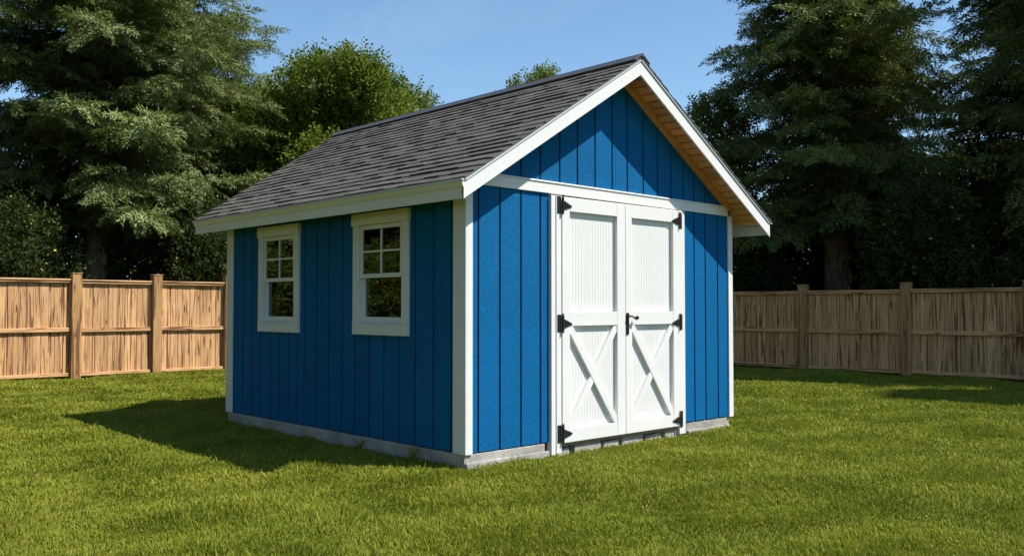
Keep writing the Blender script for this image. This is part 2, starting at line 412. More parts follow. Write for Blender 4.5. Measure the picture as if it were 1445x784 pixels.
WIN = [(2.99, 3.955, 1.20, 2.475), (.876, 1.855, 1.21, 2.485)]        # outer casing, y0 y1 z0 z1
def opening(w): return (w[0]+.10, w[1]-.10, w[2]+.10, w[3]-.12)
def cutrects(u0, u1, v0, v1, ops):
    """rectangle minus openings -> rectangles"""
    us = sorted({u0, u1, *[c for o in ops for c in o[:2] if u0 < c < u1]}); out = []
    for a, b in zip(us[:-1], us[1:]):
        mid = (a+b)/2; hit = sorted([o for o in ops if o[0] < mid < o[1]], key=lambda o: o[2]); v = v0
        for o in hit:
            if o[2] > v: out.append((a, b, v, o[2]))
            v = o[3]
        if v < v1: out.append((a, b, v, v1))
    return out
sg = [.235, .502, .794, 1.064, 1.321, 1.588, 1.861, 2.102, 2.375, 2.628, 2.899, 3.04, 3.252, 3.481, 3.688, 3.938, 4.167, 4.404]
def side(x0, x1, xb0, xb1, gl, ops):
    s = MB(); ys = [.035]+gl+[L-.035]
    for a, b in zip(ys[:-1], ys[1:]):
        y0 = a+(G/2 if a > .035 else 0); y1 = b-(G/2 if b < L-.035 else 0); t = rnd.random()
        for (p, q, r_, u) in cutrects(y0, y1, ZB, 2.66, ops): s.box(x0, x1, p, q, r_, u, t)
    wall = s.build('wall', M['blue'], shed, .0025, seg=1)
    s = MB()
    for (p, q, r_, u) in cutrects(.055, L-.055, ZB+.01, 2.65, ops): s.box(xb0, xb1, p, q, r_, u)
    s.build('sheathing', M['groove'], wall)
side(BW, BW+.014, BW+.0145, BW+.03, sg, [opening(w_) for w_ in WIN])
side(W-BW-.014, W-BW, W-BW-.03, W-BW-.0145, [.27*k for k in range(1, 17)], [])
# inside lining, floor, studs seen through the glass
s = MB(); s.box(.06, W-.06, .06, L-.06, .139, .16)
s.build('floor', M['inside'], shed)
s = MB()
for k in range(9): s.box(W-.14, W-.052, .3+k*.5, .34+k*.5, .16, 2.6)
for k in range(8): s.box(.3+k*.5, .34+k*.5, L-.14, L-.052, .16, 2.5)
s.build('stud', M['stud'], shed)

# corner boards
def corner(n_, boxes):
    s = MB()
    for b in boxes: s.box(*b)
    s.build('corner_board', M['white'], shed, .003)
corner(0, [(0, .018, 0, .185, ZB-.008, 2.62), (.018, .088, 0, .0195, ZB-.008, 2.66)])
corner(1, [(W-.09, W, 0, .0195, ZB-.008, 2.627), (W-.018, W, .0195, .12, ZB-.008, 2.627)])
corner(2, [(0, .018, L-.17, L, ZB-.008, 2.62), (.018, .12, L-.0195, L, ZB-.008, 2.66)])
corner(3, [(W-.018, W, L-.12, L, ZB-.008, 2.6), (W-.12, W-.018, L-.0195, L, ZB-.008, 2.6)])
# frieze board across the gable
s = MB()
s.hexa([(.0885, -.006, 2.648), (W-.0905, -.006, 2.628), (W-.0905, .0195, 2.628), (.0885, .0195, 2.648),
        (.17, -.006, 2.755), (W-.13, -.006, 2.735), (W-.13, .0195, 2.735), (.17, .0195, 2.755)])
s.build('frieze_board', M['white'], shed, .003)
s = MB(); s.hexa([(.16, -.018, 2.7555), (W-.14, -.018, 2.7355), (W-.14, .0195, 2.7355), (.16, .0195, 2.7555),
                  (.17, -.014, 2.770), (W-.15, -.014, 2.750), (W-.15, .0195, 2.754), (.17, .0195, 2.774)])
s.build('frieze_cap', M['white'], shed, .002)

# ---- roof
roof = None
def slope_pt(sd, t, y, n_):
    """t 0 at the eave, 1 at the ridge; n_ metres above the roofing line (normal)"""
    xe, ze = (XL, ZL) if sd == 0 else (XE, ZE)
    dx, dz = XR-xe, ZR-ze; l = math.hypot(dx, dz)
    nx, nz = -dz/l*(1 if dx > 0 else -1), abs(dx)/l
    return (xe+dx*t+nx*n_, y, ze+dz*t+nz*n_)
def slab(s, sd, t0, t1, ya0, yb0, ya1, yb1, n0, n1, nn0=None, nn1=None, t=None):
    """hexa on a slope: at t0 spans ya0..yb0, at t1 ya1..yb1; from n0 to n1 above (nn at the upper end)"""
    nn0 = n0 if nn0 is None else nn0; nn1 = n1 if nn1 is None else nn1
    p = [slope_pt(sd, t0, ya0, n0), slope_pt(sd, t1, ya1, nn0), slope_pt(sd, t1, yb1, nn0), slope_pt(sd, t0, yb0, n0),
         slope_pt(sd, t0, ya0, n1), slope_pt(sd, t1, ya1, nn1), slope_pt(sd, t1, yb1, nn1), slope_pt(sd, t0, yb0, n1)]
    if sd == 1: p = [p[1], p[0], p[3], p[2], p[5], p[4], p[7], p[6]]
    s.hexa(p, t)
roof = MB()
for sd in (0, 1): slab(roof, sd, .004, .999, YF+.022, yback(0)-.02, YF+.022, yback(1)-.02, -.042, -.016)
roof = roof.build('roof', M['cedar'], shed)
NC = 22
for sd in (0, 1):
    s = MB()
    lsl = math.hypot(XR-(XL if sd == 0 else XE), ZR-(ZL if sd == 0 else ZE))
    slab(s, sd, .0, .999, YF-.018, yback(0)-.004, YF-.018, yback(1)-.004, -.0102, -.0092, t=.2)
    for c in range(NC):
        t0 = c/NC; t1 = min((c+1.12)/NC, 1.0)
        y = YF+.002 - rnd.uniform(0, .25); ye = yback(t0)
        ph = rnd.uniform(0, 6)
        while y < ye:
            wdt = rnd.uniform(.10, .36); a, b = max(y, YF-.020), min(y+wdt, ye-.002)
            if b-a > .02:
                th_ = .020+rnd.uniform(-.005, .007); dt = (rnd.uniform(-.07, .04) + .08*math.sin(y*1.3+ph) + .04*math.sin(y*4.1+ph*2))/NC if c else 0
                slab(s, sd, t0+dt, t1, a+.0015, b-.0015, a+.0015, b-.0015, -.0095, th_-.0095, -.0095, -.0035, t=rnd.random()**1.3)
            y += wdt
    s.build('shingles', M['shingle'], roof)
# ridge cap
s = MB()
for sd in (0, 1):
    slab(s, sd, .955, 1.004, YF-.026, yback(1)+.012, YF-.026, yback(1)+.012, .012, .027, .018, .034, t=.4)
s.tube([(XR, YF-.028, ZR+.018), (XR, yback(1)+.014, ZR+.018)], .022, 10, .5)
s.build('ridge_cap', M['ridge'], roof, .002)
# drip edges
s = MB()
s.box(XL-.034, XL-.002, YF-.013, yback(0)+.01, ZL-.030, ZL-.014, .5); 
s.build('drip_edge', M['drip'], roof, .002)
s = MB(); s.box(XE+.002, XE+.03, YF-.013, yback(0)+.01, ZE-.030, ZE-.014, .5)
s.build('drip_edge', M['drip'], roof, .002)
for sd in (0, 1):
    s = MB(); slab(s, sd, 0, .999, YF-.011, YF+.0005, YF-.011, YF+.0005, -.034, -.0105)
    s.build('drip_edge', M['drip'], roof, .002)
# fascias along both eaves
s = MB(); x = XL
s.box(x, x+.022, YF+.0005, yback(0), ZL-.185, ZL-.085)
s.hexa([(x-.006, YF+.0005, ZL-.085), (x+.022, YF+.0005, ZL-.085), (x+.022, yback(0), ZL-.085), (x-.006, yback(0), ZL-.085),
        (x-.030, YF+.0005, ZL-.031), (x+.022, YF+.0005, ZL-.031), (x+.022, yback(0), ZL-.031), (x-.030, yback(0), ZL-.031)])
s.build('fascia', M['cream'], roof, .002)
s = MB(); x = XE; s.box(x-.022, x, YF+.0245, yback(0), ZE-.165, ZE-.045); s.build('fascia', M['white'], roof, .002)
# rake boards, front and back
def rake(y0, y1, sd, d0, d1):
    s = MB(); xe = XL if sd == 0 else XE; ze = ZL if sd == 0 else ZE
    p0, p1 = (xe, XR) if sd == 0 else (XR, xe)
    za, zb = (ze, ZR) if sd == 0 else (ZR, ze)
    yy = y0 if isinstance(y0, tuple) else (y0, y0); wv = y1-(y0[0] if isinstance(y0, tuple) else y0) if not isinstance(y1, tuple) else None
    q = [(p0, yy[0]), (p1, yy[1])]
    th_ = .022
    s.hexa([(p0, q[0][1], za-d1), (p1, q[1][1], zb-d1), (p1, q[1][1]+th_, zb-d1), (p0, q[0][1]+th_, za-d1),
            (p0, q[0][1], za-d0), (p1, q[1][1], zb-d0), (p1, q[1][1]+th_, zb-d0), (p0, q[0][1]+th_, za-d0)])
    s.build('rake_board', M['white'], roof, .0025)
for sd in (0, 1):
    rake(YF+.001, YF+.023, sd, .044, .190)
rake((yback(0)-.023, yback(1)-.023), None, 0, .030, .17) if False else None
for sd in (0, 1):
    s = MB(); xe, ze = (XL, ZL) if sd == 0 else (XE, ZE)
    a = (xe, ze, yback(0)); b = (XR, ZR, yback(1))
    if sd == 1: a, b = b, a
    s.hexa([(a[0], a[2]-.0215, a[1]-.17), (b[0], b[2]-.0215, b[1]-.17), (b[0], b[2], b[1]-.17), (a[0], a[2], a[1]-.17),
            (a[0], a[2]-.0215, a[1]-.03), (b[0], b[2]-.0215, b[1]-.03), (b[0], b[2], b[1]-.03), (a[0], a[2], a[1]-.03)])
    s.build('rake_board', M['white'], roof, .0025)
# cedar soffit planks under the front overhang and the eaves
for sd in (0, 1):
    s = MB(); k = 0; nP = 25
    for k in range(nP):
        t0, t1 = k/nP+.004, (k+1)/nP-.0005
        if t0 < .012: t0 = .012
        slab(s, sd, t0, t1-.0012, YF+.024, .016, YF+.024, .016, -.056, -.0425)
    s.build('soffit', M['cedar'], roof, .0015, seg=1)
    s = MB()
    lo_, hi_ = (.145, .998)
    slab(s, sd, lo_, hi_, -.034, .0185, -.034, .0185, -.120, -.057)
    s.build('soffit_trim', M['cedar'], roof, .002)

# ---- door frame and doors
fr = MB()
JB = -.030
fr.box(1.112, 1.172, -.020, .050, .02, 2.6275); fr.box(1.174, 1.246, JB, .050, .03, 2.6275)
fr.box(3.222, 3.290, JB, .050, .03, 2.6235); fr.box(3.292, 3.352, -.020, .050, .03, 2.6235)
fr.box(1.2465, 3.2215, JB+.01, .050, 2.606, 2.6235)
frame = fr.build('door_frame', M['white'], shed, .003)
DF, DP = -.040, .004             # face of stiles, face of recessed panel
def door(x0, x1, sl, sr, hinge_left):
    zb, zt = .128, 2.600
    s = MB()
    s.box(x0, x0+sl, DF, .04, zb, zt); s.box(x1-sr, x1, DF, .04, zb, zt)
    for a, b in ((2.475, zt), (1.305, 1.448), (zb, .262)): s.box(x0+sl, x1-sr, DF+.0015, .04, a, b)
    d = s.build('door', M['white'], shed, .004)
    # bead board panel with its narrow vertical grooves
    s = MB(); a, b = x0+sl, x1-sr; nb = round((b-a)/.045); st = (b-a)/nb
    for (z0, z1) in ((1.4485, 2.4745), (.2625, 1.3045)):
        for k in range(nb): s.box(a+k*st+.0006, a+(k+1)*st-.0006, DP, DP+.003, z0, z1)
        s.box(a+.0005, b-.0005, DP+.0035, .03, z0, z1)
    s.build('panel', M['bead'], d, .0012, seg=1)
    # cross brace
    z0, z1 = .2635, 1.3035; bw = .075
    def brace(fl, y0):
        s = MB(); dx, dz = b-a, z1-z0; l = math.hypot(dx, dz); hw = bw*l/dx/2; hx = bw*l/dz/2
        # polygon clipped to the panel corners (hexagon as prism)
        P = [(a, z0), (a+hx, z0), (b, z1-hw), (b, z1), (b-hx, z1), (a, z0+hw)]
        if fl: P = [(a+b-p, q) for p, q in P][::-1]
        n0 = len(s.v)
        for y in (y0, DP-.0005): s.v += [(p, y, q) for p, q in P]
        s.f.append(tuple(range(6))); s.f.append(tuple(range(11, 5, -1)))
        for k in range(6): s.f.append((k, k+6, (k+1) % 6+6, (k+1) % 6))
        s.t += [.5]*8
        s.build('cross_brace', M['white'], d, .002)
    brace(False, DF+.009); brace(True, DF+.005)
    # hinges
    for hz in ((2.535, 1.335, .225) if hinge_left else (2.500, 1.325, .205)):
        s = MB(); sg_ = 1 if hinge_left else -1; xh = x0-.003 if hinge_left else x1+.003
        def hx(a_, b_): return (xh+sg_*a_, xh+sg_*b_) if sg_ > 0 else (xh+sg_*b_, xh+sg_*a_)
        p = hx(-.062, -.014); s.box(p[0], p[1], JB-.007, JB-.0005, hz-.088, hz+.088)
        s.tube([(xh, DF-.013, hz-.08), (xh, DF-.013, hz+.08)], .013, 12)
        for q in (-.09, .09): s.tube([(xh, DF-.013, hz+q-.008), (xh, DF-.013, hz+q+.008)], [.009, .015], 10)
        # spear shaped strap
        pr = [(.0, .046), (.03, .042), (.07, .030), (.11, .018), (.142, .006)]
        for (u0, h0), (u1, h1) in zip(pr[:-1], pr[1:]):
            c0, c1 = hz-.01*u0/.14, hz-.01*u1/.14
            A = [(xh+sg_*u0, DF-.016+.06*u0, c0-h0), (xh+sg_*u1, DF-.016+.06*u1, c1-h1), (xh+sg_*u1, DF-.0005, c1-h1), (xh+sg_*u0, DF-.0005, c0-h0),
                 (xh+sg_*u0, DF-.016+.06*u0, c0+h0), (xh+sg_*u1, DF-.016+.06*u1, c1+h1), (xh+sg_*u1, DF-.0005, c1+h1), (xh+sg_*u0, DF-.0005, c0+h0)]
            if sg_ < 0: A = [A[1], A[0], A[3], A[2], A[5], A[4], A[7], A[6]]
            s.hexa(A, .5)
        for u, v_ in ((.035, .018), (.035, -.018), (.085, -.004)):
            s.tube([(xh+sg_*u, DF-.024+.06*u, hz+v_), (xh+sg_*u, DF-.01, hz+v_)], [.005, .008], 8)
        for v_ in (-.06, 0, .06):
            s.tube([(xh-sg_*.040, JB-.011, hz+v_), (xh-sg_*.040, JB-.004, hz+v_)], [.004, .007], 8)
        s.build('hinge', M['iron'], d, .0015, seg=1)
    return d
door(1.2505, 2.2425, .112, .135, True)
dr = door(2.2505, 3.2145, .105, .112, False)
s = MB(); hz = 1.315; xh = 2.272
s.box(xh-.024, xh+.024, DF-.008, DF-.0005, hz-.088, hz+.088)
s.tube([(xh, DF-.009, hz+.098), (xh, DF-.001, hz+.098)], .026, 14)
s.tube([(xh, DF-.009, hz-.098), (xh, DF-.001, hz-.098)], .022, 14)
s.tube([(xh, DF-.006, hz+.085), (xh, DF-.042, hz+.085), (xh+.03, DF-.052, hz+.083), (xh+.085, DF-.052, hz+.052), (xh+.105, DF-.052, hz+.058)], [.013, .012, .010, .009, .010], 10)
s.tube([(xh+.098, DF-.052, hz+.048), (xh+.104, DF-.052, hz+.060), (xh+.108, DF-.052, hz+.080), (xh+.110, DF-.052, hz+.088)], [.010, .021, .020, .006], 12)
s.tube([(xh, DF-.004, hz-.045), (xh, DF-.02, hz-.045)], [.014, .011], 12)
s.build('handle', M['iron'], dr, .0015, smooth=False)
# threshold
s = MB(); s.box(1.2465, 3.2215, -.012, .098, .0935, .122); s.build('threshold', M['stud'], shed, .003)

# ---- windows in the left wall
for (y0, y1, z0, z1) in WIN:
    oy0, oy1, oz0, oz1 = opening((y0, y1, z0, z1))
    s = MB()       # casing
    s.box(-.012, BW-.0005, y0, oy0+.006, z0+.11, z1-.125); s.box(-.012, BW-.0005, oy1-.006, y1, z0+.11, z1-.125)
    s.box(-.016, BW-.0005, y0, y1, z0, z0+.1095)
    # jamb liners running back into the wall
    for (a, b, c, d) in ((oy0, oy0+.012, oz0, oz1), (oy1-.012, oy1, oz0, oz1)): s.box(.0205, .115, a+.0002, b, c, d)
    s.box(.0205, .115, oy0, oy1, oz1-.012, oz1-.0003); s.box(.0205, .115, oy0, oy1, oz0+.0003, oz0+.012)
    win = s.build('window', M['white'], shed, .0025)
    s = MB(); s.box(-.026, BW-.0005, y0-.012, y1+.012, z1-.1245, z1); s.build('header', M['cream'], win, .003)
    s = MB(); s.hexa([(-.020, oy0-.05, oz0-.02), (.05, oy0+.013, oz0-.0), (.05, oy1-.013, oz0-.0), (-.020, oy1+.05, oz0-.02),
                      (-.020, oy0-.05, oz0+.004), (.05, oy0+.013, oz0+.03), (.05, oy1-.013, oz0+.03), (-.020, oy1+.05, oz0+.004)])
    # flat stool strip below the sash
    a, b = oy0+.0125, oy1-.0125; zm = 1.825
    s = MB(); s.box(.020, .064, a, b, oz0+.0125, oz0+.03); s.build('sill', M['white'], win, .002)
    # upper sash with four lights
    s = MB(); X0, X1 = .006, .036
    sw = .040
    s.box(X0, X1, a, a+sw, zm-.022, oz1-.0125); s.box(X0, X1, b-sw, b, zm-.022, oz1-.0125)
    s.box(X0+.0006, X1, a+sw, b-sw, oz1-.0125-sw, oz1-.0125); s.box(X0-.002, X1+.001, a+sw, b-sw, zm-.022, zm+.022)
    zt_, zb_ = oz1-.0125-sw, zm+.022; yc = (a+b)/2; zc = (zt_+zb_)/2
    s.box(X0+.003, X1-.004, yc-.010, yc+.010, zb_, zt_); s.box(X0+.0045, X1-.0055, a+sw, yc-.010, zc-.010, zc+.010); s.box(X0+.0045, X1-.0055, yc+.010, b-sw, zc-.010, zc+.010)
    us = s.build('sash', M['white'], win, .002)
    s = MB(); s.box(X0+.014, X0+.018, a+sw-.003, b-sw+.003, zb_-.003, zt_+.003); s.build('pane', M['glass'], win)
    # lower sash set further back
    s = MB(); X0, X1 = .042, .074; zb2 = oz0+.0305
    s.box(X0, X1, a, a+sw, zb2, zm+.018); s.box(X0, X1, b-sw, b, zb2, zm+.018)
    s.box(X0-.0006, X1, a+sw, b-sw, zb2, zb2+.055); s.box(X0+.0006, X1, a+sw, b-sw, zm-.020, zm+.018)
    s.build('sash', M['white'], win, .002)
    s = MB(); s.box(X0+.014, X0+.018, a+sw-.003, b-sw+.003, zb2+.052, zm-.017); s.build('pane', M['glass'], win)

# ------------------------------------------------------------------ fences
def fence(name, axis, fixed, posts, ztop, zpost, zmid, label, ext):
    """axis 'x': runs along x at y=fixed facing -y; axis 'y': runs along y at x=fixed facing -x"""
    root = empty(name, (posts[0], fixed, 0) if axis == 'x' else (fixed, posts[0], 0), label=label, cat='fence')
    def bx(s, u0, u1, d0, d1, z0, z1, t=None):
        if axis == 'x': s.box(u0, u1, fixed+d0, fixed+d1, z0, z1, t)
        else: s.box(fixed+d0, fixed+d1, u0, u1, z0, z1, t)
    rm = M['railx'] if axis == 'x' else M['raily']; pw = .10
    for p in posts:
        s = MB(); bx(s, p-pw, p+pw, -.115, .075, -.05, zpost-.012)
        s.build('post', M['post'], root, .012)
        c = MB(); bx(c, p-pw-.010, p+pw+.010, -.125, .085, zpost-.0115, zpost+.012)
        c.build('post_cap', M['post'], root, .008)
    for a, b in zip(posts[:-1], posts[1:]):
        a0, b0 = a+pw+.001, b-pw-.001
        s = MB(); u = a0
        while u < b0-.02:
            wv = rnd.choice([.085, .11, .13, .15, .17]); v = min(u+wv, b0)
            if b0-v < .05: v = b0
            dd = rnd.uniform(0, .014); gap = rnd.choice([.003, .004, .005, .010])
            t_ = rnd.random()
            bx(s, u, v-gap, dd, dd+.018, .045+rnd.uniform(-.015, .01), ztop-.075, t_)
            u = v
        bx(s, a0, b0, .034, .040, .06, ztop-.08, .1)
        pn = s.build('board_panel', M['board'], root, .003, seg=1)
        tilt = rnd.uniform(-.006, .006)
        for (z0, z1, d0) in ((ztop-.072, ztop-.022, -.055), (zmid-.045, zmid+.045, -.050), (.055, .125, -.050)):
            r_ = MB(); bx(r_, a0, b0, d0, -.001, z0+tilt, z1+tilt); r_.build('rail', rm, root, .010, seg=3)
        r_ = MB(); bx(r_, a0, b0, -.075, .055, ztop-.0215+tilt, ztop+.012+tilt); r_.build('cap_rail', rm, root, .006)
    return root
px = [.98+1.70*k for k in range(-9, 8)]; px = [p for p in px if p < FX-.4] + [FX-.0]
fence('wooden_fence', 'x', FY, px, 2.07, 2.205, 1.02, 'sunlit tan wooden board fence behind the shed on the left side of the lawn', None)
py = [2.17+2.45*k for k in range(-5, 5)]; py = [p for p in py if p < FY-.9] + [FY-.28]
fence('wooden_fence', 'y', FX, py, 1.875, 2.02, .95, 'shaded brown wooden board fence under the dark conifers on the right', None)

# ------------------------------------------------------------------ vegetation
def rot_frames(dirs, roll, ups=None):
    """orthonormal frames (N,3,3) with columns x=dir, y=side, z=normal"""
    d = dirs/np.linalg.norm(dirs, axis=1, keepdims=True)
    up = np.tile([0, 0, 1.], (len(d), 1)); bad = np.abs(d[:, 2]) > .97; up[bad] = [1, 0, 0]
    y = np.cross(up, d); y /= np.linalg.norm(y, axis=1, keepdims=True); z = np.cross(d, y)
    c, s = np.cos(roll)[:, None], np.sin(roll)[:, None]
    y2 = y*c+z*s; z2 = -y*s+z*c
    return np.stack([d, y2, z2], 2)
def instance(base, pos, frames, scale, tint, rng, jit=.0):
    """base: list of (V,F) variants -> merged verts, faces, tint"""
    Vs, Fs, Ts, o = [], [], [], 0
    var = rng.integers(0, len(base), len(pos))
    for k, (bv, bf) in enumerate(base):
        m_ = var == k
        if not m_.any(): continue
        P = np.einsum('nij,vj->nvi', frames[m_]*scale[m_][:, None, None], bv)+pos[m_][:, None, :]
        nI = m_.sum(); Vs.append(P.reshape(-1, 3))
        Fs.append((bf[None]+(np.arange(nI)*len(bv))[:, None, None]+o).reshape(-1, bf.shape[1])); o += nI*len(bv)
        tt = np.repeat(tint[m_], len(bf)) + rng.normal(0, .13, nI*len(bf)); Ts.append(np.clip(tt, 0, 1.3))
    return np.concatenate(Vs), np.concatenate(Fs), np.concatenate(Ts)
def frond(rng):
    """feathery conifer spray along +x, 1 m long"""
    V, F = [], []
    def leaf(p, d, l, w_):
        d = d/np.linalg.norm(d); s = np.cross(d, [0, 0, 1.]); s = s/(np.linalg.norm(s)+1e-9)
        s = s + np.array([0, 0, rng.normal(0, .6)]); s /= np.linalg.norm(s)
        b = len(V); V.extend([p-s*w_*.3, p+d*l*.45+s*w_, p+d*l, p+d*l*.45-s*w_]); F.append((b, b+1, b+2, b+3))
    n_ = 14
    for k in range(n_):
        x = (k+.5)/n_; p = np.array([x, rng.normal(0, .01), -.16*x*x])
        l = .40*(1-.72*x)*rng.uniform(.75, 1.15)
        for sg_ in (-1, 1):
            d = np.array([.75, sg_*.8, rng.normal(-.1, .25)]); d /= np.linalg.norm(d)
            for q in (0.02, .28, .54, .8):
                pp = p + d*l*q + np.array([0, 0, -.10*q*q])
                leaf(pp, d+rng.normal(0, .42, 3), l*.50, .027)
    leaf(np.array([.95, 0, -.15]), np.array([1, 0, -.3]), .2, .025)
    return np.array(V), np.array(F)
def shoot(rng, n_=16, ll=.20, lw=.055):
    """leafy twig along +x, 1 m long"""
    V, F = [], []
    for k in range(n_):
        x = .1+.9*k/n_; an = k*2.4+rng.normal(0, .4); out = np.array([rng.uniform(.4, 1.0), math.cos(an), math.sin(an)]); out /= np.linalg.norm(out)
        l = ll*rng.uniform(.7, 1.25)*(1.1-.4*x); p = np.array([x, 0, 0])+out*.04
        s = np.cross(out, rng.normal(0, 1, 3)); s /= np.linalg.norm(s)
        nn = np.cross(out, s)
        b = len(V); V.extend([p, p+out*l*.5+s*lw+nn*.012, p+out*l, p+out*l*.5-s*lw+nn*.012]); F.append((b, b+1, b+2, b+3))
    return np.array(V), np.array(F)
_r = np.random.default_rng(11)
FRONDS = [frond(_r) for _ in range(5)]; SHOOTS = [shoot(_r) for _ in range(5)]

def conifer(label, H, prof, seed, rz0=0, nb=120, zlow=1.6, mat='fir', density=1.0, fs=1.0, droop=.45, group=None, loc=(0, 0, 0), lean=0.0, trunk_r=.27):
    rng = np.random.default_rng(seed)
    root = empty('conifer_tree', loc, rz0, label=label, cat='tree', group=group)
    def axis(z): return np.array([lean*z*.05+.12*math.sin(z*.5+seed), .10*math.sin(z*.37+seed*2), z])
    tk = MB(); zs = np.linspace(-.1, H, 14)
    tk.tube([axis(z) for z in zs], [trunk_r*(1-z/H*.93)+(.09 if z < .3 else 0) for z in zs], 12)
    P, D, S, T, R = [], [], [], [], []
    ga = 2.39996
    for b in range(nb):
        f_ = (b+rng.random())/nb; nw = max(8, int(nb/11)); f_ = min(.995, (math.floor(f_*nw)+rng.normal(.4, .16))/nw); f_ = max(f_, .002); z = zlow+(H-zlow)*f_**.92
        Lb = prof((z-zlow)/(H-zlow))*rng.uniform(.50, 1.12)
        az = b*ga+rng.normal(0, .3); base = axis(z)
        dirh = np.array([math.cos(az), math.sin(az), 0]); side_ = np.array([-dirh[1], dirh[0], 0])
        up = rng.uniform(.15, .45)+.35*f_; dr_ = droop*rng.uniform(.7, 1.3)
        curve = lambda t: base + dirh*Lb*t + np.array([0, 0, 1])*(up*t-dr_*t*t)*Lb + side_*Lb*.08*math.sin(t*3+b)
        nt_ = 7
        if Lb > .8: tk.tube([curve(t) for t in np.linspace(0, .9, nt_)], [max(.008, (.055*Lb/4)*(1-t*.85)) for t in np.linspace(0, 1, nt_)], 5)
        step = .30/density; n_ = max(3, int(Lb/step)); btint = rng.normal(.42, .20)
        for k in range(n_+1):
            t = .16+.84*k/n_; p = curve(t); tang = curve(min(t+.02, 1.02))-curve(t-.02); tang /= np.linalg.norm(tang)
            for sg_ in (-1, 1):
                ll = Lb*.30*(1.12-t*.75)*rng.uniform(.6, 1.25)
                ld_ = tang*.62+side_*sg_*.85+np.array([0, 0, rng.normal(-.05, .16)]); ld_ /= np.linalg.norm(ld_)
                m_ = max(1, int(ll/.38))
                for q in range(m_):
                    pq = p+ld_*ll*q/m_+np.array([0, 0, -.10*(q/m_)**2*ll])
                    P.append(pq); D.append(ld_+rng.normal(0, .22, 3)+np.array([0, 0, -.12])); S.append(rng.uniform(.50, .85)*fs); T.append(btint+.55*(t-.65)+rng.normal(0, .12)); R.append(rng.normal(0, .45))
            if k == n_:
                P.append(p); D.append(tang+np.array([0, 0, -.05])); S.append(rng.uniform(.6, .9)*fs); T.append(btint+.1); R.append(0)
    # leader
    for k in range(10):
        z = H-.1*k*1.2; P.append(axis(z)); D.append(np.array([rng.normal(0, .5), rng.normal(0, .5), 1])); S.append(.5*fs); T.append(.5); R.append(0)
    P, D, S, T, R = map(np.array, (P, D, S, T, R))
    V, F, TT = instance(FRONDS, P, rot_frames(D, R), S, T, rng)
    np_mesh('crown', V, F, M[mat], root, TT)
    o = tk.build('trunk', M['bark'], None, smooth=True); o.parent = root
    return root

def leafy_tree(label, crown_c, crown_r, seed, loc, nl=16, ns=2600, ss=.55, mat='leaf', group=None, name='deciduous_tree', trunk_r=.2, upw=.55, cat='tree', lr=(.30, .48)):
    rng = np.random.default_rng(seed); root = empty(name, loc, rng.uniform(0, 6), label=label, cat=cat, group=group)
    cc = np.array(crown_c, float); cr = np.array(crown_r, float)
    lobes = []
    for k in range(nl):
        d = rng.normal(0, 1, 3); d /= np.linalg.norm(d); rr = rng.uniform(.35, .72) if lr[0] > .25 else rng.uniform(.5, .85)
        lobes.append((cc+d*cr*rr, cr*rng.uniform(*lr)))
    lobes.append((cc, cr*(.6 if lr[0] > .25 else .45)))
    P, D, S, T, R = [], [], [], [], []
    per = ns//len(lobes)
    for c, r_ in lobes:
        d = rng.normal(0, 1, (per, 3)); d[:, 2] += .25; d /= np.linalg.norm(d, axis=1, keepdims=True)
        k = rng.uniform(.55, 1.0, (per, 1)); p = c+d*r_*k; lt = rng.normal(.45, .18)
        P.append(p); D.append(d*.7+np.array([0, 0, upw])+rng.normal(0, .3, (per, 3))); S.append(rng.uniform(.6, 1.3, per)*ss)
        T.append(np.full(per, lt)+rng.normal(0, .12, per)); R.append(rng.uniform(0, 6, per))
    P, D, S, T, R = map(np.concatenate, (P, D, S, T, R))
    ok = P[:, 2] > .05; P, D, S, T, R = P[ok], D[ok], S[ok], T[ok], R[ok]
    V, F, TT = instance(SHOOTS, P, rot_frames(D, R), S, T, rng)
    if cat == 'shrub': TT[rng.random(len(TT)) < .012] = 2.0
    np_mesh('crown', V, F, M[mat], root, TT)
    tk = MB(); top = cc[2]+cr[2]*.2
    tk.tube([(0, 0, -.1), (cc[0]*.2+.05, .05, top*.4), (cc[0]*.7, cc[1]*.7, top*.8), (cc[0], cc[1], top)], [trunk_r*1.2, trunk_r*.9, trunk_r*.6, trunk_r*.2], 10)
    for c, r_ in lobes[:-1]:
        f_ = rng.uniform(.35, .8); b = np.array([cc[0]*f_*.7, cc[1]*f_*.7, top*f_])
        if c[2] > b[2]-.3: tk.tube([b, (b+c)/2+np.array([0, 0, -.1]), c], [trunk_r*.4, trunk_r*.25, trunk_r*.08], 6)
    o = tk.build('trunk', M['bark'], None, smooth=True); o.parent = root
    return root
def copy_tree(root, loc, rz_, sc=1.0, label=None, group=None):
    r = root.copy(); COL.objects.link(r); r.location = loc; r.rotation_euler = (0, 0, rz_); r.scale = (sc, sc, sc)
    if label: r['label'] = label
    if group: r['group'] = group
    for ch in root.children:
        c = ch.copy(); COL.objects.link(c); c.parent = r
    return r
broad = lambda R: (lambda f: R*(.80+.75*f-1.6*f*f+.12*math.sin(f*21)) if f < .9 else R*.25*(1.05-f)/.15)
cone = lambda R: (lambda f: R*max(.06, (1-f)**.75)*(.92+.12*math.sin(f*23)))

# big conifer on the left behind the back fence
A = conifer('tall broad conifer with a visible trunk behind the left fence', 15.5, broad(5.0), 5, .4, nb=230, zlow=3.3, loc=(3.15, 19.3, 0), trunk_r=.34, mat='fir_lit', droop=.27)
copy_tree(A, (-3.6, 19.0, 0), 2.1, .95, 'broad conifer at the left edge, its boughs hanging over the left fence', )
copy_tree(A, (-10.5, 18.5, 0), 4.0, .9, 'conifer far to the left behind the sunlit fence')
copy_tree(A, (7.2, 24.0, 0), 5.2, .92, 'conifer standing behind the gap between the left conifer and the round tree')
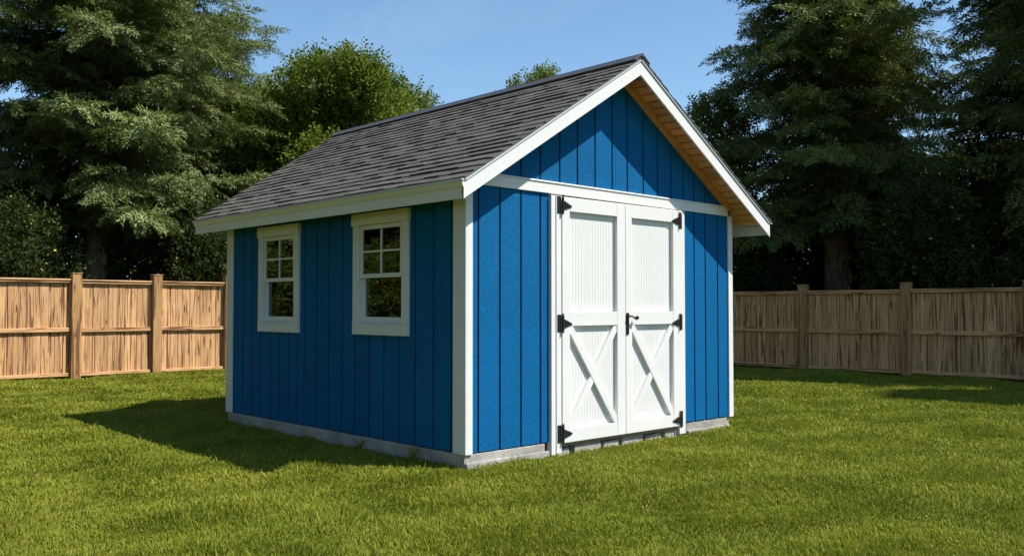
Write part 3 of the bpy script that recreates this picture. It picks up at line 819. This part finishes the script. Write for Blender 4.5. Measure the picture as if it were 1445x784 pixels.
# round tree behind the shed
leafy_tree('round bushy green tree rising behind the left part of the shed roof', (0, 0, 6.35), (4.3, 4.3, 3.4), 21, (10.9, 19.3, 0), nl=66, ns=19000, ss=.64, upw=.9, lr=(.16, .27), trunk_r=.25)
leafy_tree('slender young tree whose tip just shows above the middle of the roof', (0, 0, 7.6), (1.15, 1.15, 1.75), 33, (16.35, 15.6, 0), nl=11, ns=1000, ss=.6, mat='leafy', upw=1.0, lr=(.2, .38), trunk_r=.09)
leafy_tree('light green leafy tree between the roof edge and the dark right conifer', (0, 0, 5.3), (1.35, 1.35, 2.3), 41, (17.3, 9.25, 0), nl=16, ns=1600, ss=.55, lr=(.2, .4), mat='leafy', trunk_r=.14)
# dark conifers on the right
B = conifer('large dark conifer with a thick pale trunk behind the right fence', 15.0, broad(3.7), 9, 1.0, nb=270, zlow=3.4, loc=(18.3, 5.75, 0), trunk_r=.42, droop=.32)
copy_tree(B, (18.6, -1.3, 0), 2.4, 1.0, 'dark conifer at the right edge of the lawn')
C_ = conifer('dark conifer beside the right edge, outermost of the right row', 17.0, cone(4.3), 14, .0, nb=230, zlow=1.5, loc=(18.3, -5.9, 0))
copy_tree(C_, (17.2, -10.4, 0), 1.7, 1.0, 'tall pointed conifer right of the lawn that throws its shadow on the grass')
copy_tree(C_, (17.6, -15.0, 0), 3.7, .92, 'pointed conifer farthest to the right of the lawn')
copy_tree(C_, (24.0, 7.4, 0), 2.9, .8, 'conifer behind the large dark conifer on the right')
copy_tree(B, (23.5, 2.2, 0), 4.1, .9, 'conifer deep behind the gap between the two right conifers')
# understorey behind both fences
S1 = leafy_tree('dark evergreen shrub filling the space behind the wooden fence', (0, 0, 1.9), (1.8, 1.5, 2.0), 51, (0.2, 16.6, 0), nl=12, ns=2200, ss=.5, mat='shrub', group='evergreen shrubs behind the fences', name='evergreen_shrub', trunk_r=.07, cat='shrub')
S2 = leafy_tree('dark evergreen shrub filling the space behind the wooden fence', (0, 0, 2.1), (1.6, 1.7, 2.2), 52, (5.6, 16.9, 0), nl=12, ns=2200, ss=.5, mat='shrub', group='evergreen shrubs behind the fences', name='evergreen_shrub', trunk_r=.07, cat='shrub')
k = 0
spots = [(x_, 16.4+.5*math.sin(x_*2)) for x_ in (-13, -10.4, -7.9, -5.2, -2.6, 8.2, 10.8)] + [(x_, 20.8+.5*math.sin(x_)) for x_ in (-6, -3, 0, 2.5, 5, 7.5, 10.5, 14)]
spots += [(16.9+.4*math.sin(y_*2), y_) for y_ in (12.5, 10.2, 7.7, 2.5, .2, -2.0, -4.4)] + [(21.2+.5*math.sin(y_), y_) for y_ in (13, 10.5, 8, 5.6, 3.4, 1, -1.5, -4, -6.5)]
for (x_, y_) in spots:
    k += 1
    far = (y_ > 20) or (x_ > 20)
    copy_tree((S1, S2)[k % 2], (x_, y_, 0), k*1.9, (1.35 if far else .95)+.12*math.sin(k*3.1))
# unseen: trees added to block skylight, shrubs added for the window reflections
copy_tree(B, (-12.0, 8.5, 0), 1.1, 1.15, 'dark conifer added out of view on the left to block skylight, mirrored in the windows')
copy_tree(B, (-11.6, 2.2, 0), 3.3, 1.15, 'conifer added out of view on the left to block skylight, opposite the windows')
copy_tree(C_, (-12.5, -4.5, 0), 2.3, 1.1, 'conifer added out of view on the left to block skylight, nearest the front')
S3 = leafy_tree('leafy light green shrub added out of view before the left fence to show in the window reflections', (0, 0, 1.5), (1.5, 1.2, 1.6), 61, (-4.2, 12.3, 0), nl=12, ns=1500, ss=.5, mat='leafy', group='unseen shrubs added for the window reflections', name='shrub', trunk_r=.06, cat='shrub')
for q, (x_, y_) in enumerate([(-10.8, 11.8), (-8.6, 12.1), (-6.4, 12.3)]):
    copy_tree(S3, (x_, y_, 0), q*1.3+.5, 1.1)
# two small weeds growing against the slab
def weed(x, y, h, label, seed):
    s = MB(); r_ = random.Random(seed)
    for k in range(22):
        a = r_.uniform(0, 6.28); l = h*r_.uniform(.4, 1); d = Vector((math.cos(a), math.sin(a), 0))
        b = Vector((x, y, -.005)); sd_ = Vector((-d.y, d.x, 0))*.006
        p1 = b+d*l*.25+Vector((0, 0, l*.7)); p2 = b+d*l*.55+Vector((0, 0, l))
        i0 = len(s.v); s.v += [tuple(q) for q in (b-sd_*.5, b+sd_*.5, p1+sd_, p1-sd_, p2)]
        s.f += [(i0, i0+1, i0+2, i0+3), (i0+3, i0+2, i0+4)]; s.t += [.3, .3]
    o = s.build('weed', M['grass'], None); tag(o, label, 'plant', 'weeds against the slab')
weed(-.06, .72, .19, 'small weed against the slab under the right window, nearer the corner', 1)
weed(-.06, 1.62, .15, 'small weed against the slab between the two windows', 2)
